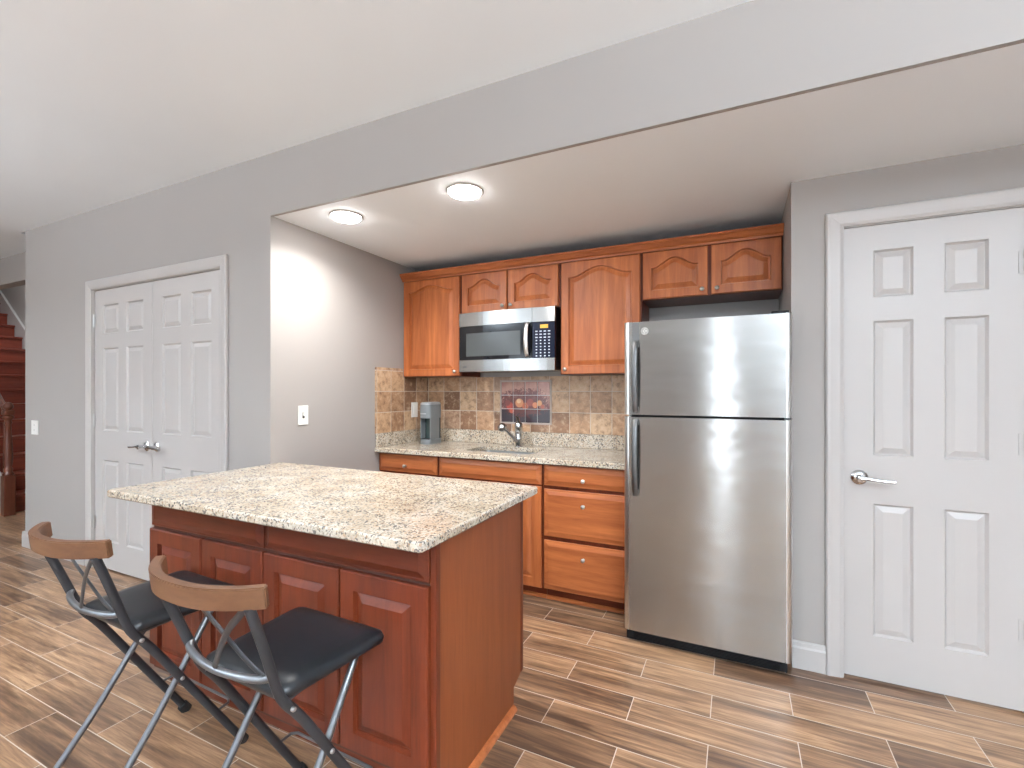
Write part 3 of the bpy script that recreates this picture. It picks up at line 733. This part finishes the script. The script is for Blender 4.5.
# ------------------------------------------------------------------ coffee maker
kx, ky = -2.165, 3.055
km = thing('coffee_maker', (kx, ky, CT), 'slim grey single serve coffee maker in the counter corner', 'coffee maker')
def rotlocal(o, ang):
    pass
b = MB()
def rr(x0, x1, y0, y1, r, z): return rrect(x0, x1, y0, y1, r, z, 5)
w2 = .050
b.rings([rr(kx-w2, kx+w2, ky-.085, ky+.105, .04, CT+.0005), rr(kx-w2, kx+w2, ky-.085, ky+.105, .04, CT+.032), rr(kx-w2+.006, kx+w2-.006, ky-.079, ky+.10, .035, CT+.038)]); b.smooth = True
b.build('drip_base', M['grey_plastic'], km)
b = MB(); b.box(kx-w2+.012, kx+w2-.012, ky-.072, ky+.03, CT+.0385, CT+.042, .001); b.build('drip_tray', M['black'], km)
b = MB(); b.rings([rr(kx-w2+.004, kx+w2-.004, ky-.02, ky+.10, .03, CT+.0385), rr(kx-w2+.004, kx+w2-.004, ky-.02, ky+.10, .03, CT+.20)]); b.smooth = True; b.build('column', M['tank'], km, label='dark smoky water tank column')
for q in (kx-w2+.002, kx+w2-.010): b = MB(); b.box(q, q+.008, ky-.060, ky+.06, CT+.038, CT+.202, .002); b.build('side_post', M['grey_plastic'], km)
b = MB(); b.rings([rr(kx-w2, kx+w2, ky-.088, ky+.105, .042, CT+.20), rr(kx-w2-.001, kx+w2+.001, ky-.090, ky+.106, .042, CT+.255), rr(kx-w2, kx+w2, ky-.088, ky+.105, .042, CT+.305)]); b.smooth = True; hd = b.build('brew_head', M['grey_plastic'], km)
b = MB(); b.rings([rr(kx-w2+.001, kx+w2-.001, ky-.086, ky+.103, .041, CT+.3055), rr(kx-w2+.001, kx+w2-.001, ky-.086, ky+.103, .041, CT+.315), rr(kx-w2+.012, kx+w2-.012, ky-.07, ky+.09, .032, CT+.324)]); b.smooth = True; b.build('lid', M['grey_lid'], km)
b = MB(); b.box(kx-.026, kx+.026, ky-.0925, ky-.088, CT+.232, CT+.240, .001); b.build('nameplate', M['grey_lid'], hd)

# ------------------------------------------------------------------ kitchen island
ix0, ix1, iy, iyb = -2.31, -.822, 1.19, 1.822
isl = thing('kitchen_island', ((ix0+ix1)/2, (iy+iyb)/2, 0), 'shaded cherry kitchen island base with four raised panel doors behind the bar stools', 'kitchen island')
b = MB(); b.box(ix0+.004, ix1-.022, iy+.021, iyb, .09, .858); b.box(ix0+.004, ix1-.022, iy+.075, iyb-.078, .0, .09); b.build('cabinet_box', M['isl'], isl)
b = MB()
b.prism([(iy+.001, .0), (iyb-.078, .0), (iyb-.078, .085), (iyb+.001, .115), (iyb+.001, .858), (iy+.001, .858)], 'x', ix1-.0215, ix1, .0012)
b.build('side_panel', M['veneer'], isl, label='plain veneered end panel')
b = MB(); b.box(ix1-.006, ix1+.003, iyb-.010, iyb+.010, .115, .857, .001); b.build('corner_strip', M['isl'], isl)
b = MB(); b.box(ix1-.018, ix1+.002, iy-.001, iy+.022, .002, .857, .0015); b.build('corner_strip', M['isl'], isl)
b = MB(); b.prism([(ix1+.001, .001), (ix1+.020, .001), (ix1+.0185, .010), (ix1+.012, .018), (ix1+.001, .022)], 'y', iy+.02, iyb-.085); b.build('shoe_molding', M['cherry'], isl)
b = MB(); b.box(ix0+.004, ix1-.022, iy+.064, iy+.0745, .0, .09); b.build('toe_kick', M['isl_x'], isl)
b = MB(); b.box(ix0, ix1-.020, iy+.003, iy+.0205, .09, .858, .001); fmf = b.build('face_frame', M['gap_shade'], isl)
dxs = [(-2.306, -1.949), (-1.941, -1.583), (-1.574, -1.204), (-1.196, -.842)]
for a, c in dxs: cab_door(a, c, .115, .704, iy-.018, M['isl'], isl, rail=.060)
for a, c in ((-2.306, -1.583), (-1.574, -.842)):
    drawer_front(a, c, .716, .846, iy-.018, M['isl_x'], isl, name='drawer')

# island granite top with rounded corners
def slab(x0, x1, y0, y1, z0, z1, r, ch=.005):
    b = MB()
    b.rings([rrect(x0+ch, x1-ch, y0+ch, y1-ch, r-ch, z0, 8), rrect(x0, x1, y0, y1, r, z0+ch, 8), rrect(x0, x1, y0, y1, r, z1-ch, 8), rrect(x0+ch*.4, x1-ch*.4, y0+ch*.4, y1-ch*.4, r, z1-ch*.4, 8), rrect(x0+ch, x1-ch, y0+ch, y1-ch, r-ch, z1, 8)])
    return b
o = slab(-2.368, -.766, 1.040, 1.880, .8595, CT, .022).build('island_countertop', M['granite'])
tag(o, 'speckled beige granite slab topping the kitchen island', 'countertop')

# ------------------------------------------------------------------ bar stools
def smooth_path(pts, n=6):
    """Catmull-Rom through the points"""
    P_ = [Vector(p) for p in pts]; P_ = [P_[0]*2-P_[1]]+P_+[P_[-1]*2-P_[-2]]; out = []
    for i in range(1, len(P_)-2):
        a, b_, c, d_ = P_[i-1:i+3]
        for k in range(n):
            t_ = k/n; out.append(.5*((2*b_)+(c-a)*t_+(2*a-5*b_+4*c-d_)*t_**2+(3*b_-a-3*c+d_)*t_**3))
    out.append(P_[-2]); return out
def rail_arc(x):      # plan shape of the backrest (y as a function of x)
    return -.152+.072*(abs(x)/.205)**2.4
def make_stool(label):
    t = thing('bar_stool', (0, 0, 0), label, 'bar stool', 'folding bar stools at the island', local=True)
    # seat: padded trapezoid with rounded corners
    b = MB(); hs = .583
    def seat_ring(ins, z):
        wf, wb, yf, yb, r = .194-ins, .168-ins, .338-ins, -.004+ins, .034
        cor = [(wf, yf), (-wf, yf), (-wb, yb), (wb, yb)]; out = []
        for i in range(4):
            p, a, c = Vector(cor[i]), Vector(cor[i-1]), Vector(cor[(i+1) % 4])
            u, v = (a-p).normalized(), (c-p).normalized()
            for k in range(7):
                s_ = k/6; q = (p+u*r)*(1-s_)**2+p*2*s_*(1-s_)+(p+v*r)*s_**2; out.append((q.x, q.y, z))
        return out
    b.rings([seat_ring(.012, hs-.040), seat_ring(.002, hs-.034), seat_ring(.0, hs-.022), seat_ring(.004, hs-.009), seat_ring(.016, hs-.002), seat_ring(.045, hs+.001), seat_ring(.09, hs+.002)])
    b.smooth = True; b.build('seat', M['seat'], t, angle=60)
    b = MB(); b.box(-.140, .140, .02, .30, hs-.047, hs-.0405, .002); b.build('seat_pan', M['frame'], t)
    # curved wooden top rail
    b = MB(); n = 22; rings = []
    for k in range(n+1):
        x = -.212+.424*k/n; y = rail_arc(x); dydx = (rail_arc(x+.001)-rail_arc(x-.001))/.002
        nn = Vector((-dydx, 1, 0)).normalized(); hw = .0125; lean = .006
        r = []
        for (a, z) in ((-1, .817), (1, .817), (1, .868), (-1, .868)):
            q = Vector((x, y, 0))+nn*hw*a + Vector((0, lean*(-1 if z > .84 else 1)*.5, 0)); r.append((q.x, q.y, z))
        rings.append(r)
    b.rings(rings)
    bmesh.ops.recalc_face_normals(b.bm, faces=b.bm.faces)
    ed = [e for e in b.bm.edges if len(e.link_faces) == 2 and e.calc_face_angle(0) > .6]
    bmesh.ops.bevel(b.bm, geom=ed, offset=.003, segments=2, affect='EDGES'); b.smooth = True
    b.build('back_rail', M['rail'], t, label='curved brown wooden back rail', angle=30)
    for s in (-1, 1):
        b = MB()
        path = smooth_path([(s*.187, -.100, .822), (s*.176, -.055, .70), (s*.165, -.016, .590), (s*.163, .006, .545), (s*.168, .060, .468), (s*.178, .20, .238), (s*.185, .335, .018)], 6)
        b.tube(path, 0, 12, flat=(.0085, .0125), up=(0, 1, 1)); leg = b.build('front_leg', M['frame'], t)
        b = MB(); b.tube([(s*.1845, .325, .032), (s*.1855, .345, .001)], 0, 12, flat=(.014, .019), up=(0, 1, 1)); b.build('foot_cap', M['rubber'], leg)
        for (x, y, z) in ((s*.166, .022, .522), (s*.173, .135, .345)):
            o_ = 1 if s > 0 else -1
            b = MB(); b.lathe([(0, o_*.0145), (.005, o_*.014), (.0065, o_*.011), (.0065, o_*.005), (0, o_*.005)], (x, y, z), 'x', 12); b.build('bolt', M['hinge_metal'], leg)
        b = MB(); path = smooth_path([(s*.140, .262, hs-.046), (s*.143, .252, .520), (s*.150, .205, .455), (s*.155, .135, .345), (s*.157, .03, .19), (s*.160, -.108, .014)], 6)
        b.tube(path, .0105, 12); leg = b.build('rear_leg', M['frame2'], t)
        b = MB(); b.tube([(s*.1597, -.102, .022), (s*.1602, -.115, .001)], .0135, 12); b.build('foot_cap', M['rubber'], leg)
        # link from bend to seat
        b = MB(); b.tube([(s*.158, .004, .540), (s*.150, .05, .540), (s*.146, .12, .541)], .006, 8); b.build('seat_bracket', M['frame2'], t)
    # curved tube joining the uprights at seat level
    b = MB(); pts = smooth_path([(-.168, -.028, .628), (-.145, -.040, .620), (-.08, -.054, .616), (0, -.060, .614), (.08, -.054, .616), (.145, -.040, .620), (.168, -.028, .628)], 6)
    b.tube(pts, .0095, 12); b.build('crossbar', M['frame2'], t)
    # crossed straps of the back
    for s in (-1, 1):
        b = MB(); off = .0045*s
        pts = [(-.155, -.088, .822), (-.09, -.066, .785), (-.05, -.063, .757), (.02, -.056, .71), (.09, -.047, .66), (.148, -.038, .626)] if s < 0 else [(.178, -.102, .822), (.14, -.096, .788), (.10, -.088, .755), (.05, -.076, .70), (.0, -.064, .622)]
        pts = smooth_path(pts, 6)
        b.tube(pts, 0, 10, flat=(.0095, .0028), up=(0, 1, .1)); b.build('cross_strap', M['frame'], t)
    # foot rest rod in front of the legs
    b = MB(); pts = [(-.181, .245, .168), (-.178, .290, .172), (-.160, .302, .173), (.160, .302, .173), (.178, .290, .172), (.181, .245, .168)]
    b.tube(pts, .0045, 8); b.build('foot_rest', M['frame2'], t)
    return t
def copy_tree(o, parent=None):
    c = o.copy(); COL.objects.link(c); c.parent = parent
    for ch in list(o.children): copy_tree(ch, c)
    return c
st = make_stool('black folding bar stool with wooden back rail, at the far left end of the island')
st2 = copy_tree(st)
st2['label'] = 'black folding bar stool with wooden back rail, nearest in front of the island doors'
st.location = (-1.849, .815, 0); st.rotation_euler = (0, 0, -.035)
st2.location = (-1.153, .793, 0); st2.rotation_euler = (0, 0, -.026)

# ------------------------------------------------------------------ staircase
sc = thing('staircase', (-7.0, 2.7, 0), 'dark red wooden staircase with turned newel post beyond the left wall', 'staircase')
NS = 15; rise, run = .190, .25
for k in range(NS):
    x = -7.0-run*k; z = rise*(k+1)
    b = MB(); b.box(x-.018, x, 2.225, 3.165, z-rise+.0, z-.028); b.build('riser', M['stair'], sc)
    b = MB(); b.box(x-run-.018, x+.025, 2.225, 3.165, z-.028, z, .006); b.build('tread', M['stair'], sc)
for y0, y1, n_ in ((3.168, 3.196, 'skirt_board'), (2.195, 2.222, 'skirt_board')):
    b = MB(); h = .15 if y0 > 3 else .10
    xe = -7.0-run*NS
    b.prism([(-6.955, .0), (-6.955, rise*.6+h), (-6.975, rise+h), (xe, rise*(NS+1)+h), (xe, rise*(NS+1)-.45), (-7.3, .0)] if y0 > 3 else [(-6.93, .0), (-6.93, .19), (-7.02, .30), (xe, rise*(NS+1)+h-.1), (xe, rise*(NS+1)-.45), (-7.3, .0)], 'y', y0, y1)
    b.build(n_, M['white'], sc, label='white skirt board' )
nx_, ny_ = -6.88, 2.185
b = MB(); b.box(nx_-.045, nx_+.045, ny_-.045, ny_+.045, 0, .42, .004)
b.lathe([(.045, .42), (.045, .435), (.030, .45), (.036, .47), (.036, .49), (.026, .50), (.034, .54), (.037, .60), (.034, .72), (.026, .86), (.022, .95), (.030, .96), (.030, .975), (.024, .985), (.030, 1.0), (.045, 1.02), (.045, 1.035), (.03, 1.05)], (nx_, ny_, 0), 'z', 20)
b.box(nx_-.04, nx_+.04, ny_-.04, ny_+.04, 1.05, 1.10, .008); b.lathe([(.0, 1.10), (.02, 1.10), (.04, 1.125), (.04, 1.15), (.02, 1.18), (0, 1.185)], (nx_, ny_, 0), 'z', 20)
np_ = b.build('newel_post', M['newel'], sc, smooth=False)
for p in np_.data.polygons: p.use_smooth = len(p.vertices) == 4 and p.area < .002
b = MB(); b.tube([(nx_, ny_, 1.06), (nx_-3.3, ny_, 1.06+3.3*rise/run)], 0, 10, flat=(.025, .03), up=(0, 0, 1)); b.build('handrail', M['newel'], sc)
for k in range(12):
    x = -7.05-run*k; z = rise*(k+1)
    b = MB(); b.lathe([(.016, 0), (.016, .15), (.010, .18), (.014, .30), (.008, .60), (.012, .80)], (x-.05, ny_+.04, z-.02), 'z', 8); b.build('baluster', M['newel'], sc)

for x, y in FILL_TORCH:  # unseen lamp bodies added under the fill uplights
    t = thing('fill_floor_lamp', (x, y, 0), 'added torchiere for ceiling fill, unseen behind the camera', 'floor lamp', 'added fill torchieres')
    b = MB(); b.lathe([(0, .0005), (.14, .0005), (.14, .012), (.03, .03), (0, .03)], (x, y, 0), 'z', 24); b.build('base', M['nickel'], t)
    b = MB(); b.tube([(x, y, .02), (x, y, 1.66)], .012, 12); b.build('pole', M['nickel'], t)
    b = MB(); b.lathe([(0, 1.655), (.05, 1.66), (.14, 1.70), (.20, 1.78), (.196, 1.78), (.13, 1.71), (0, 1.67)], (x, y, 0), 'z', 28); b.build('lamp_shade', M['nickel'], t)

# tidy helper properties
for o in bpy.data.objects:
    for k in ('_base', '_local'):
        if k in o: del o[k]
